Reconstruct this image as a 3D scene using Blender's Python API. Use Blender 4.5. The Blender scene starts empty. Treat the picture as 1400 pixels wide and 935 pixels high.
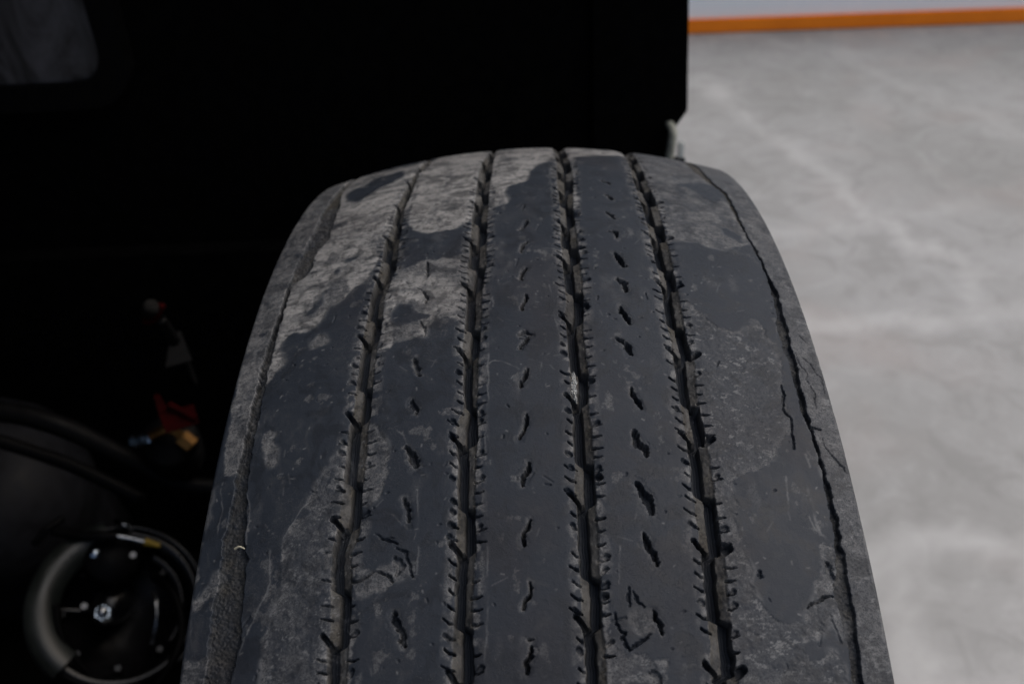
import bpy, bmesh, math, numpy as np
from mathutils import Vector, Matrix
rad = math.radians
C = bpy.context.scene.collection
sc = bpy.context.scene
rng = np.random.default_rng(7)

# ------------------------------------------------------------------ camera
cam_d = bpy.data.cameras.new('camera'); cam = bpy.data.objects.new('camera', cam_d); C.objects.link(cam)
cam_d.sensor_width = 36.0; cam_d.lens = 1328.618/1400*36
cam_d.clip_start = .01; cam_d.clip_end = 500
Rr = ((0.99874, 0.00937, -0.04929), (-0.03588, -0.55337, -0.83216), (-0.03508, 0.83288, -0.55233))  # right, down, forward
m = Matrix(((Rr[0][0], -Rr[1][0], -Rr[2][0]), (Rr[0][1], -Rr[1][1], -Rr[2][1]), (Rr[0][2], -Rr[1][2], -Rr[2][2])))
cam.matrix_world = Matrix.Translation((0.01104, -0.49181, 1.28407)) @ m.to_4x4()
cam_d.dof.use_dof = True; cam_d.dof.focus_distance = .43; cam_d.dof.aperture_fstop = 9.0
cam_d.dof.aperture_blades = 9
sc.camera = cam
# ------------------------------------------------------------------ light
SUN_EL, SUN_AZ = 54, 80       # azimuth from +Y towards +X: light comes from the right and beyond the tyre
w = bpy.data.worlds.new('World'); sc.world = w; w.use_nodes = True
nt = w.node_tree; bg = nt.nodes['Background']
sky = nt.nodes.new('ShaderNodeTexSky'); sky.sky_type = 'NISHITA'; sky.sun_disc = False
sky.sun_elevation = rad(SUN_EL); sky.sun_rotation = rad(SUN_AZ)
sky.air_density = 1.0; sky.dust_density = 6.0; sky.ozone_density = 1.0
nt.links.new(sky.outputs[0], bg.inputs[0]); bg.inputs[1].default_value = .1
sd = bpy.data.lights.new('sun', 'SUN'); sd.energy = 1.2; sd.angle = rad(80); sd.color = (1, .985, .97)
so = bpy.data.objects.new('sun', sd); C.objects.link(so)
dv = Vector((math.sin(rad(SUN_AZ))*math.cos(rad(SUN_EL)), math.cos(rad(SUN_AZ))*math.cos(rad(SUN_EL)), math.sin(rad(SUN_EL))))
so.rotation_euler = dv.to_track_quat('Z', 'Y').to_euler()
sc.view_settings.view_transform = 'Standard'; sc.view_settings.look = 'None'
sc.view_settings.exposure = 0.29; sc.view_settings.gamma = 1.0
sc.view_settings.use_curve_mapping = False
sc.render.engine = 'CYCLES'
# feature lines of the tyre in tyre coordinates (mm round the tread, mm across it)
D={"E":{"1L":[[-147.1,-71.7],[-82.4,-73.5],[-42.2,-75.8],[-10.8,-75.3],[7.0,-77.5],[30.2,-76.5],[44.7,-76.9],[55.8,-78.5],[91.4,-79.1],[107.2,-78.9],[123.7,-78.9],[140.7,-78.9],[151.2,-79.9],[158.6,-79.5],[170.0,-79.3],[176.0,-79.4],[187.3,-79.3],[196.5,-79.8],[201.2,-80.3],[212.1,-81.5],[227.6,-80.4],[246.5,-79.1],[251.7,-80.2],[263.7,-79.6]],"1R":[[-139.2,-66.1],[-112.8,-69.4],[-63.1,-68.9],[-34.6,-70.4],[-8.4,-69.3],[17.1,-68.4],[40.3,-67.6],[64.2,-71.3],[82.3,-70.2],[103.7,-71.1],[117.6,-70.8],[127.9,-70.9],[141.3,-70.3],[142.6,-69.9],[152.5,-70.7],[164.6,-70.0],[179.7,-70.3],[194.0,-70.1],[202.9,-69.7],[213.0,-72.4],[222.6,-71.9],[232.0,-71.5],[244.0,-71.3],[252.7,-71.3],[264.1,-71.1]],"2L":[[-169.6,-24.3],[-118.0,-27.6],[-82.7,-28.3],[-40.6,-28.1],[-11.6,-28.5],[14.1,-28.4],[34.6,-28.6],[54.2,-28.6],[70.1,-28.2],[84.1,-28.1],[100.1,-28.2],[112.1,-28.9],[123.5,-27.8],[133.5,-27.7],[146.3,-27.1],[155.5,-30.2],[164.1,-30.3],[174.4,-29.0],[181.3,-28.8],[187.7,-29.0],[200.1,-28.7],[226.3,-28.8],[238.5,-28.9],[245.5,-29.1],[251.8,-29.3],[257.9,-29.5],[266.7,-29.7]],"2R":[[-153.2,-20.4],[-114.2,-19.9],[-72.8,-19.8],[-38.6,-20.0],[-16.0,-19.7],[5.3,-19.5],[25.4,-19.3],[43.3,-18.8],[76.9,-20.5],[90.4,-20.1],[103.0,-20.6],[115.7,-21.0],[128.7,-21.1],[140.9,-21.2],[149.7,-21.0],[153.8,-20.9],[164.8,-20.4],[178.9,-21.2],[185.3,-21.4],[192.3,-21.3],[197.8,-20.9],[203.8,-20.9],[211.0,-20.5],[229.9,-21.6],[237.7,-21.8],[249.2,-21.7],[256.0,-21.4],[267.0,-21.1]],"3L":[[-151.4,20.8],[-105.4,21.9],[-76.9,21.2],[-41.5,21.2],[-12.1,21.6],[8.6,21.4],[26.8,20.8],[43.1,21.0],[56.6,21.3],[69.9,21.7],[81.6,21.6],[94.8,20.7],[106.1,21.3],[116.8,21.2],[126.1,21.2],[135.0,21.5],[144.4,21.1],[152.2,22.1],[158.6,21.5],[165.6,21.2],[171.7,20.9],[178.3,21.6],[185.4,20.9],[195.8,20.7],[203.2,21.6],[210.9,21.0],[224.5,21.0],[231.7,21.2],[237.7,21.2],[244.6,21.2],[254.8,21.5],[263.1,21.4],[268.5,21.4]],"3R":[[-152.2,29.2],[-105.9,30.7],[-77.4,31.5],[-39.1,30.4],[-16.3,29.4],[6.7,29.3],[28.2,29.9],[45.8,30.2],[59.2,30.7],[75.8,30.0],[87.2,29.7],[101.0,29.0],[108.0,29.4],[120.6,29.4],[126.1,29.8],[133.3,29.7],[140.2,29.3],[148.6,28.9],[157.9,29.7],[164.1,29.4],[170.9,29.6],[177.6,29.5],[183.4,29.5],[189.7,29.8],[197.9,29.3],[209.1,29.6],[222.7,29.4],[228.8,29.4],[234.8,29.0],[241.2,29.2],[248.1,28.8],[253.2,29.7],[261.0,29.8],[267.5,29.7]],"4L":[[-147.1,70.4],[-108.3,69.9],[-68.8,69.0],[-42.9,68.8],[-21.8,69.7],[-3.5,70.0],[14.4,70.1],[27.4,69.9],[39.5,69.8],[50.7,70.2],[69.4,70.6],[78.9,70.3],[85.8,69.9],[95.6,70.2],[103.9,70.7],[116.7,70.6],[127.1,70.5],[133.3,70.4],[142.9,70.4],[155.0,70.8],[166.8,70.8],[172.1,70.8],[177.3,71.2],[183.2,70.5],[189.2,70.7],[195.2,71.0],[201.3,70.6],[207.0,70.8],[223.6,70.8],[229.2,70.8],[235.9,70.6],[241.2,70.9],[247.1,70.3],[252.8,70.5],[258.7,70.1],[267.3,69.8]],"4R":[[-198.6,79.2],[-123.7,77.3],[-78.8,77.5],[-50.9,77.7],[-31.0,79.0],[-3.6,78.8],[16.0,78.9],[29.0,79.0],[40.8,79.1],[52.0,78.5],[76.7,78.7],[83.5,79.0],[89.1,79.0],[94.6,78.7],[99.9,78.7],[106.1,79.0],[113.0,79.6],[119.6,80.5],[129.0,79.6],[137.9,79.1],[150.3,79.1],[156.0,79.4],[163.9,79.7],[169.3,80.0],[173.1,80.1],[178.3,80.1],[184.2,80.0],[189.1,80.3],[195.5,79.8],[201.6,79.6],[207.0,79.9],[224.0,80.7],[230.2,80.2],[235.7,80.1],[241.7,79.7],[247.6,79.5],[253.3,79.4],[259.0,79.6],[265.7,79.6]],"0L":[[-127.9,-126.5],[-99.0,-126.2],[-62.5,-127.2],[-30.9,-125.9],[-10.4,-127.1],[7.5,-128.1],[27.1,-128.8],[41.3,-129.2],[61.7,-129.0],[76.1,-130.4],[89.9,-130.6],[103.9,-130.7],[119.1,-130.6],[130.4,-131.2],[142.8,-130.9],[153.1,-131.3],[165.3,-132.1],[175.0,-131.1],[184.2,-131.4],[193.1,-131.3],[200.2,-132.2],[209.7,-131.6],[219.9,-131.3],[231.6,-132.6],[242.5,-131.6],[251.8,-131.3],[260.7,-131.7]],"0R":[[-105.4,-121.3],[-70.9,-116.6],[-37.0,-114.9],[-10.4,-113.9],[2.0,-118.9],[23.0,-117.8],[31.2,-121.9],[32.1,-126.6],[45.0,-127.2],[63.8,-127.0],[77.4,-126.9],[88.8,-127.2],[101.9,-127.1],[116.3,-126.9],[131.7,-126.0],[142.1,-126.5],[154.1,-126.6],[165.0,-125.9],[173.8,-125.5],[183.1,-124.3],[190.7,-123.1],[201.6,-122.5],[211.3,-119.5],[218.0,-119.6],[231.1,-118.8],[241.2,-118.1],[246.7,-118.0],[253.3,-119.1],[260.3,-119.5]],"5L":[[-117.0,114.2],[-88.2,119.4],[-66.7,125.2],[-38.8,124.8],[-18.6,125.6],[-1.1,126.7],[17.9,128.1],[31.7,129.5],[45.1,129.3],[58.1,129.4],[73.7,128.3],[89.4,125.9],[99.2,126.2],[108.4,127.4],[120.3,127.2],[129.8,127.5],[141.2,127.1],[148.8,128.4],[157.9,129.4],[167.6,129.9],[176.1,130.2],[184.4,130.2],[193.3,129.8],[201.8,129.8],[210.1,129.1],[217.9,128.3],[224.5,127.0],[231.1,123.5],[237.3,125.5],[243.4,126.0],[249.4,126.1],[258.3,126.0],[267.0,125.7]],"5R":[[-127.6,120.9],[-92.3,122.0],[-71.1,127.0],[-42.5,126.9],[-19.3,127.0],[0.5,127.2],[15.7,129.4],[31.4,130.4],[44.6,130.6],[57.2,132.4],[72.8,131.5],[88.1,131.5],[101.4,130.6],[113.7,130.7],[123.6,130.2],[133.9,129.9],[142.1,129.3],[147.7,130.1],[156.9,130.7],[166.6,131.1],[175.2,131.4],[184.2,132.0],[193.1,131.9],[200.1,132.4],[209.9,131.8],[218.9,132.0],[227.4,131.9],[235.1,131.4],[243.2,131.1],[250.5,130.6],[258.2,130.4],[267.0,130.0]]},"N":{"1":[-85.4,-40.2,3.9,48.3,96.3,146.7,200.7,251.0],"1m":[-62.1,-16.9,26.7,78.5,126.8,178.5,227.9],"2":[-70.7,-27.7,22.0,65.1,114.4,164.6,215.6,266.9],"2m":[-47.2,-4.0,44.9,95.0,144.0,195.6,245.8],"3":[-83.8,-41.7,5.3,44.1,93.7,144.5,195.7,247.5],"3m":[-67.0,-21.0,28.2,69.7,126.1,176.0,227.0],"4":[-77.8,-30.8,16.3,63.3,114.3,164.2,216.5,265.7],"4m":[-54.5,-2.8,45.7,92.7,143.5,190.9,244.2]},"POLY":[[0.36,[[-111.2,130.5],[-83.2,137.4],[-15.3,139.7],[49.5,142.6],[110.6,142.5],[179.6,143.2],[225.0,141.7],[271.6,142.2],[271.8,130.8],[241.2,130.4],[195.5,131.4],[153.9,129.7],[108.4,130.1],[49.5,132.7],[17.2,129.0],[-63.5,129.1]]],[0.9,[[130.8,-126.4],[116.1,-126.8],[102.6,-118.0],[90.2,-123.7],[79.6,-120.1],[80.8,-107.6],[73.7,-102.4],[63.4,-100.8],[64.9,-95.9],[51.0,-89.5],[46.4,-82.8],[8.5,-75.5],[-59.9,-63.1],[-157.3,-68.3],[-165.4,-82.5],[-174.0,-132.9],[-26.6,-124.7],[41.1,-127.1],[90.4,-128.0]]],[0,[[68.8,-113.7],[64.0,-112.9],[58.1,-108.2],[50.2,-107.8],[44.2,-99.6],[47.6,-99.9],[52.6,-104.9],[60.6,-104.5],[68.2,-108.1]]],[0,[[21.4,-99.9],[17.8,-97.1],[17.8,-91.1],[21.0,-91.1],[25.1,-96.8]]],[0,[[32.3,-103.8],[27.9,-103.2],[28.9,-100.9],[34.5,-100.1],[36.0,-102.0]]],[0,[[-100.5,-117.3],[-112.5,-105.0],[-129.0,-101.4],[-134.5,-83.3],[-106.6,-78.3],[-89.6,-91.5],[-66.0,-103.6],[-72.7,-111.5]]],[0.5,[[262.2,-141.3],[206.7,-140.2],[185.8,-136.7],[119.3,-142.0],[-9.3,-144.1],[-72.6,-133.7],[-185.3,-134.9],[-67.6,-120.6],[26.0,-127.9],[120.4,-130.2],[151.8,-129.7],[167.5,-132.0],[166.6,-136.6],[173.2,-142.7],[180.1,-146.9],[198.7,-145.9]]],[0,[[76.4,-139.0],[73.0,-138.5],[73.4,-135.9],[76.0,-133.7],[78.6,-134.9],[78.2,-137.4]]],[0,[[48.1,-140.3],[44.1,-139.8],[45.7,-136.5],[49.7,-136.9]]],[0,[[-1.3,-133.9],[-4.7,-131.9],[-0.8,-127.1],[2.4,-127.8]]],[0,[[201.1,-142.5],[192.6,-142.6],[173.6,-142.5],[168.5,-136.0],[170.0,-132.7],[185.7,-131.4],[195.1,-132.0],[202.6,-132.2]]],[0,[[201.1,-142.4],[202.7,-132.0],[208.2,-132.5],[216.6,-131.2],[223.3,-131.2],[232.8,-132.8],[248.7,-131.1],[252.3,-132.6],[254.8,-139.0],[251.6,-141.2],[247.7,-142.9],[227.2,-142.8],[213.7,-142.3]]],[0.4,[[214.7,-135.0],[216.6,-131.2],[223.3,-131.2],[229.3,-136.1],[232.2,-139.1],[227.2,-142.8],[223.7,-138.4],[219.5,-134.9]]],[0.35,[[262.1,-143.3],[249.5,-143.9],[252.2,-140.8],[254.8,-139.0],[252.3,-132.6],[248.7,-131.1],[262.9,-130.0]]],[0.5,[[89.7,-106.7],[85.2,-103.1],[88.2,-100.3],[92.5,-96.6],[95.3,-102.4],[95.8,-104.6]]],[0.4,[[146.6,-121.9],[143.8,-118.7],[147.2,-115.2],[153.2,-115.0],[161.1,-112.3],[167.4,-112.8],[162.6,-117.1],[154.7,-119.9]]],[0.24,[[162.9,-82.5],[167.0,-86.9],[173.4,-90.3],[179.9,-92.3],[189.5,-96.6],[197.5,-101.0],[205.9,-105.4],[215.1,-101.6],[224.8,-101.7],[236.4,-105.6],[246.6,-107.6],[266.0,-106.7],[267.6,-72.8],[244.8,-72.6],[207.3,-72.9],[178.8,-78.1],[165.9,-78.0]]],[0,[[172.0,-89.0],[168.8,-87.3],[170.5,-84.1],[173.5,-84.1]]],[0,[[177.7,-91.8],[175.7,-90.0],[177.1,-85.1],[178.8,-86.2]]],[0,[[190.8,-97.8],[190.5,-94.4],[194.2,-93.3],[195.7,-98.5]]],[1,[[-139.2,-66.1],[-70.1,-64.9],[-37.5,-66.2],[-6.7,-64.8],[-0.4,-63.3],[4.9,-55.2],[5.2,-37.5],[-2.4,-31.2],[-2.9,-24.4],[-1.9,-18.5],[-26.3,-17.5],[-178.5,-24.3],[-197.3,-62.1]]],[0.65,[[43.3,-67.3],[40.5,-61.9],[35.9,-51.0],[35.7,-39.0],[33.0,-29.5],[36.6,-25.4],[68.7,-23.5],[89.2,-25.1],[86.7,-43.7],[99.0,-48.1],[101.9,-61.1],[90.7,-64.3]]],[1,[[49.0,-69.7],[51.0,-43.4],[63.2,-33.4],[83.6,-31.0],[84.4,-41.4],[91.3,-46.9],[99.7,-47.1],[99.4,-61.1],[104.0,-64.4],[104.9,-70.2],[82.3,-70.2],[57.7,-72.0]]],[0,[[71.0,-63.6],[72.6,-55.8],[80.4,-52.1],[83.9,-44.4],[88.3,-51.6],[87.9,-65.1],[79.5,-67.4]]],[0.36,[[149.9,-72.0],[153.3,-65.5],[162.7,-60.6],[173.6,-59.2],[185.1,-61.0],[192.9,-67.0],[189.8,-70.5],[178.2,-70.8],[173.4,-73.3],[156.2,-73.5]]],[1,[[-176.2,-23.0],[-201.5,21.7],[-115.7,22.2],[-101.1,13.1],[-81.5,4.4],[-61.7,4.0],[-49.3,-9.1],[-39.2,-10.7],[-29.2,-7.9],[-22.5,-8.2],[-17.7,-18.0],[-67.1,-22.4]]],[1,[[-201.2,28.4],[-197.4,73.5],[-148.0,71.4],[-125.7,34.4],[-67.3,31.1],[-18.6,32.5],[-18.4,29.1],[-105.9,30.7]]],[0.28,[[252.1,28.0],[252.7,34.9],[257.2,36.9],[258.4,44.8],[261.7,46.8],[260.1,53.2],[269.1,53.6],[268.9,28.7]]],[0.22,[[241.9,40.8],[240.8,45.0],[243.7,48.3],[248.3,50.2],[250.6,47.7],[251.7,42.4],[248.2,39.8]]],[0.42,[[-198.8,73.7],[-192.6,113.7],[-134.6,119.0],[-91.3,120.9],[-51.6,124.4],[-7.0,126.9],[8.5,125.7],[20.9,110.2],[18.6,95.8],[17.2,81.2],[-48.3,77.8]]],[0,[[-70.8,96.1],[-83.6,111.1],[-84.5,126.5],[-63.2,124.6],[-44.5,116.8],[-55.3,106.8]]],[0,[[-6.2,111.3],[-6.4,116.5],[2.2,123.5],[11.5,122.6],[5.0,116.2],[3.2,111.5]]],[0.13,[[74.0,81.0],[75.9,83.7],[82.4,87.3],[88.5,91.6],[93.1,96.9],[94.0,102.6],[91.0,109.8],[86.1,115.9],[90.1,118.2],[97.2,120.6],[100.7,124.4],[132.8,120.4],[144.7,121.0],[159.2,116.2],[176.2,103.1],[182.2,92.4],[185.0,83.5],[177.1,80.7],[178.3,71.5],[146.9,73.9]]],[0.2,[[169.5,78.3],[174.1,87.5],[179.8,91.9],[185.1,89.2],[188.0,88.1],[197.0,90.1],[199.9,87.7],[206.6,88.7],[213.5,88.3],[213.9,79.0],[198.3,78.5]]],[0.13,[[213.8,81.7],[215.5,87.7],[223.6,92.1],[229.4,88.9],[235.4,91.7],[240.8,93.9],[241.9,98.7],[245.3,104.2],[247.5,112.5],[254.6,108.8],[261.5,111.4],[255.6,119.7],[261.3,123.0],[269.0,124.1],[269.3,77.2],[244.6,79.0]]],[0.24,[[211.7,121.3],[211.1,129.2],[224.5,126.7],[233.0,122.5],[235.2,115.8],[228.3,115.8],[224.9,120.2]]],[0,[[235.4,91.7],[240.2,94.0],[244.8,99.4],[245.9,105.4],[241.7,104.8],[235.2,100.9]]],[0.3,[[242.2,108.4],[236.4,115.6],[234.3,122.9],[238.5,125.9],[249.5,125.8],[251.9,123.5],[240.5,121.1],[249.7,117.0],[252.8,112.8],[245.1,110.4]]],[0.35,[[228.9,-71.6],[222.9,-68.3],[220.5,-57.8],[217.6,-53.6],[221.1,-49.1],[226.1,-48.9],[226.4,-54.4],[229.9,-57.3],[231.6,-67.7]]],[0.4,[[88.3,130.7],[80.8,141.5],[95.1,143.0],[118.7,144.5],[140.7,144.7],[142.8,133.4],[121.2,132.9],[99.1,131.5]]]],"CT":[[1.2,1.5,[[-19.6,1.4],[-12.6,0.1]]],[1.5,5,[[1.6,2.5],[7.8,1.3],[11.9,-1.2]]],[1.5,5,[[26.2,3.2],[29.1,0.4],[35.8,-0.8]]],[1.5,5,[[50.7,2.3],[55.9,-0.1],[61.0,-0.8]]],[1.5,5,[[56.6,0.1],[60.5,-0.7]]],[1.5,5,[[74.1,1.8],[79.4,2.0],[80.9,-0.1],[85.4,-0.5]]],[1.5,5,[[125.6,1.6],[129.2,1.5],[132.6,-0.5],[136.6,-0.9]]],[1.5,5,[[151.0,1.3],[155.0,1.5],[159.3,-0.4],[163.9,-2.2]]],[1.5,5,[[176.4,1.5],[181.1,1.4],[183.1,-0.8],[187.7,-1.2]]],[1.5,5,[[203.1,1.3],[206.6,1.1],[209.2,-0.9],[213.7,-0.8]]],[1.5,5,[[229.5,1.6],[234.3,1.1],[237.5,-0.9],[240.4,-1.4]]],[1.5,5,[[254.4,1.3],[257.7,1.2],[260.4,-0.8],[264.2,-1.0]]],[1.8,2.0,[[103.3,-1.6],[101.0,0.5],[102.1,3.4]]],[1.8,3,[[103.6,3.0],[107.5,0.5],[111.4,-1.0]]],[1.2,2,[[105.4,-1.7],[105.5,0.5]]],[3.5,0.8,[[102.4,-0.9],[106.6,1.9],[113.3,-1.7]]],[2,2,[[252.1,-0.3],[252.2,2.3]]],[2.2,5,[[-62.0,49.1],[-55.4,53.2]]],[2.4,5,[[-35.1,50.0],[-28.5,52.5]]],[2.2,5,[[-9.5,47.3],[-6.0,50.4],[-2.4,52.2]]],[2.4,5,[[14.2,47.6],[14.7,51.3],[20.4,52.0]]],[3.4,5,[[36.2,48.8],[43.2,51.0],[48.6,52.9]]],[3.2,5,[[60.3,48.6],[63.8,52.1],[70.0,52.3]]],[3,5,[[83.1,48.3],[89.7,49.9],[95.0,51.5]]],[2.6,5,[[105.7,45.1],[111.4,49.5],[115.3,49.9]]],[2.8,5,[[136.3,49.0],[142.3,50.2],[147.3,52.1]]],[4.2,5,[[161.9,48.4],[166.9,49.2],[169.1,51.6],[172.9,51.8]]],[4.6,5,[[186.4,47.3],[191.6,49.3],[195.0,51.5],[199.4,52.4]]],[3.4,5,[[210.3,48.7],[214.5,49.5]]],[3.2,5,[[214.5,48.4],[218.3,50.8],[222.7,51.9]]],[1.6,5,[[241.3,48.8],[244.8,50.0],[247.1,51.8],[250.6,51.7]]],[3.2,4,[[239.4,-53.4],[243.3,-51.7],[248.1,-49.7],[252.7,-49.5]]],[4.6,4.5,[[166.0,-51.4],[170.8,-49.1],[174.7,-47.9]]],[2.6,3,[[190.2,-51.6],[195.9,-49.4],[201.3,-49.4]]],[3,2.5,[[114.0,-51.6],[119.0,-50.5],[124.8,-48.7]]],[3,2,[[139.5,-51.6],[144.1,-48.6],[147.2,-47.7]]],[1.6,2,[[63.8,-51.1],[70.5,-48.3],[74.0,-48.8]]],[2,1.5,[[88.4,-50.8],[93.2,-48.3],[98.5,-48.3]]],[1.6,2,[[37.4,-50.9],[44.9,-49.6],[51.6,-49.9]]],[1.0,1.5,[[53.8,-61.3],[55.9,-57.9]]],[1.0,1.5,[[60.0,-54.5],[63.8,-51.1]]],[1.4,2.2,[[222.4,-62.7],[223.2,-59.5],[224.8,-55.7],[226.4,-54.4]]],[1.2,2.0,[[208.1,-60.8],[209.7,-56.9],[210.6,-53.0]]],[1.5,2,[[226.2,-70.6],[224.6,-66.3],[223.0,-63.3]]],[1.2,1.6,[[212.6,-53.3],[215.4,-49.4],[221.2,-47.9],[225.4,-46.1]]],[4,1.5,[[217.0,-54.3],[220.3,-51.6],[223.4,-53.3]]],[0.9,2,[[242.4,34.1],[246.5,34.1],[249.9,37.4],[252.2,36.3],[255.6,38.7],[254.2,42.8],[250.8,47.4]]],[0.9,1.6,[[231.9,40.4],[234.9,39.6],[239.6,40.1]]],[0.9,1.6,[[233.7,41.8],[236.6,43.0],[239.9,45.7]]],[1.1,1.6,[[141.7,118.2],[147.4,120.6],[155.9,119.7],[164.9,119.4]]],[1.2,3,[[150.4,129.2],[151.7,134.6]]],[0.8,1,[[155.6,133.7],[162.9,134.3],[168.9,137.9],[174.2,142.4]]],[1.0,2,[[239.1,111.4],[237.6,113.8],[236.7,116.8],[234.4,120.4],[233.8,123.0]]],[0.7,1,[[104.3,131.9],[110.4,132.2],[116.7,135.3],[122.0,133.4],[130.0,136.1],[139.5,134.1]]],[0.7,1,[[89.0,136.7],[93.1,138.1],[96.5,141.9]]],[0.7,1,[[106.8,134.4],[112.9,139.1],[119.4,141.4],[128.9,141.5]]],[1.1,1.6,[[127.3,120.1],[132.8,120.4],[142.0,118.7],[146.9,120.6]]],[0.8,1.5,[[115.8,92.0],[120.3,90.6]]],[1.2,1.2,[[-49.8,116.8],[-51.9,120.4]]],[1,0.8,[[240.6,120.5],[248.4,122.2],[253.1,123.9]]],[2,0.5,[[239.5,115.7],[247.4,116.8],[254.5,114.3]]],[2,1.5,[[224.9,93.8],[227.3,94.7]]],[4,2,[[219.5,123.1],[224.7,124.1],[226.5,126.3]]],[0.8,1,[[205.5,-63.4],[208.5,-59.4],[208.2,-54.5]]],[3,1.6,[[93.9,-131.8],[94.0,-129.8]]],[2.5,2,[[9.7,-121.0],[11.7,-117.1]]],[3,2,[[26.0,-118.1],[26.0,-114.6]]],[5,2,[[264.5,46.6],[266.7,49.2],[269.1,48.5]]]],"SC":[[0.5,[[141.7,-64.4],[150.6,-60.9],[158.7,-54.2],[164.5,-51.1]]],[0.5,[[180.7,-45.7],[192.1,-45.7],[200.4,-44.6],[209.5,-46.2]]],[0.6,[[25.8,33.6],[18.1,41.3],[4.2,51.3],[2.2,58.9]]],[0.5,[[66.1,13.6],[79.3,15.4],[92.6,15.8],[108.0,18.1]]],[0.5,[[194.8,-61.7],[197.4,-56.3],[201.1,-52.9]]],[0.6,[[120.6,-18.5],[119.2,-12.9],[121.5,-7.3],[125.4,-1.8]]],[0.6,[[119.2,2.4],[121.3,8.6],[126.7,7.8]]],[0.7,[[179.5,112.7],[189.1,111.7],[200.5,111.0]]],[1.0,[[167.5,124.1],[174.0,124.8]]],[1.1,[[185.3,122.0],[191.9,121.7],[199.6,122.9],[206.4,123.6]]],[0.9,[[198.4,119.8],[203.9,121.5],[208.3,125.9]]],[0.5,[[205.9,-105.4],[197.5,-101.0],[189.5,-96.6],[184.6,-89.7]]],[0.5,[[203.9,-120.7],[184.2,-122.4],[176.2,-125.1],[158.1,-123.7],[147.4,-122.6],[137.8,-125.7],[131.9,-123.7]]],[0.6,[[205.7,-110.0],[223.9,-107.7],[234.9,-111.6],[243.9,-114.4]]],[0.5,[[261.6,-118.7],[252.2,-117.9],[245.1,-115.6]]],[0.5,[[216.3,-138.3],[221.6,-139.5],[232.4,-142.6],[247.4,-139.5]]],[0.5,[[173.6,-138.7],[184.9,-135.6],[199.6,-135.5]]],[0.5,[[80.0,127.0],[100.9,123.3]]],[0.5,[[214.6,37.5],[230.7,36.4]]],[0.6,[[211.9,-44.6],[223.9,-44.7]]],[0.6,[[213.4,-16.2],[237.9,-15.6],[266.0,-16.8]]],[0.5,[[154.0,-17.6],[174.1,-16.7]]],[0.8,[[163.5,95.7],[170.1,100.0],[172.9,102.2]]],[0.5,[[91.4,-8.8],[94.0,-1.6]]],[0.5,[[167.0,-86.9],[172.1,-82.9],[182.6,-82.5]]],[0.6,[[85.2,-17.7],[74.0,-14.9],[86.7,-14.0],[96.1,-16.8],[120.8,-16.4],[147.1,-16.0]]]]}
# ------------------------------------------------------------------ materials
def mat(name, col=(.5, .5, .5), rough=.5, spec=.5, metal=0.0):
    M = bpy.data.materials.new(name); M.use_nodes = True
    b = M.node_tree.nodes['Principled BSDF']
    b.inputs['Base Color'].default_value = (*col, 1); b.inputs['Roughness'].default_value = rough
    b.inputs['Specular IOR Level'].default_value = spec; b.inputs['Metallic'].default_value = metal
    return M, M.node_tree, b
class NB:                                    # small node helper
    def __init__(s, t): s.t = t; s.co = t.nodes.new('ShaderNodeTexCoord').outputs['Object']
    def l(s, a, b): s.t.links.new(a, b)
    def noise(s, scale, detail=4, rough=.55, dist=0, stretch=None, co=None):
        n = s.t.nodes.new('ShaderNodeTexNoise'); n.inputs['Scale'].default_value = scale
        n.inputs['Detail'].default_value = detail; n.inputs['Roughness'].default_value = rough
        n.inputs['Distortion'].default_value = dist
        c = co or s.co
        if stretch:
            mp = s.t.nodes.new('ShaderNodeMapping'); mp.inputs['Scale'].default_value = stretch; s.l(c, mp.inputs[0]); c = mp.outputs[0]
        s.l(c, n.inputs['Vector']); return n.outputs['Fac']
    def ramp(s, f, a, b, lo=0., hi=1.):
        r = s.t.nodes.new('ShaderNodeMapRange'); r.inputs[1].default_value = a; r.inputs[2].default_value = b
        r.inputs[3].default_value = lo; r.inputs[4].default_value = hi; r.interpolation_type = 'SMOOTHSTEP'
        s.l(f, r.inputs[0]); return r.outputs[0]
    def mix(s, f, a, b, blend='MIX'):
        n = s.t.nodes.new('ShaderNodeMix'); n.data_type = 'RGBA'; n.blend_type = blend
        for v, i in ((f, 0), (a, 6), (b, 7)):
            if hasattr(v, 'links'): s.l(v, n.inputs[i])
            elif isinstance(v, tuple): n.inputs[i].default_value = (*v, 1)
            else: n.inputs[i].default_value = v
        return n.outputs[2]
    def math(s, op, a, b):
        n = s.t.nodes.new('ShaderNodeMath'); n.operation = op
        for v, i in ((a, 0), (b, 1)):
            if hasattr(v, 'links'): s.l(v, n.inputs[i])
            else: n.inputs[i].default_value = v
        return n.outputs[0]
    def bump(s, h, strength, dist, b, prev=None):
        n = s.t.nodes.new('ShaderNodeBump'); n.inputs['Strength'].default_value = strength; n.inputs['Distance'].default_value = dist
        s.l(h, n.inputs['Height'])
        if prev: s.l(prev, n.inputs['Normal'])
        s.l(n.outputs[0], b.inputs['Normal']); return n.outputs[0]

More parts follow.
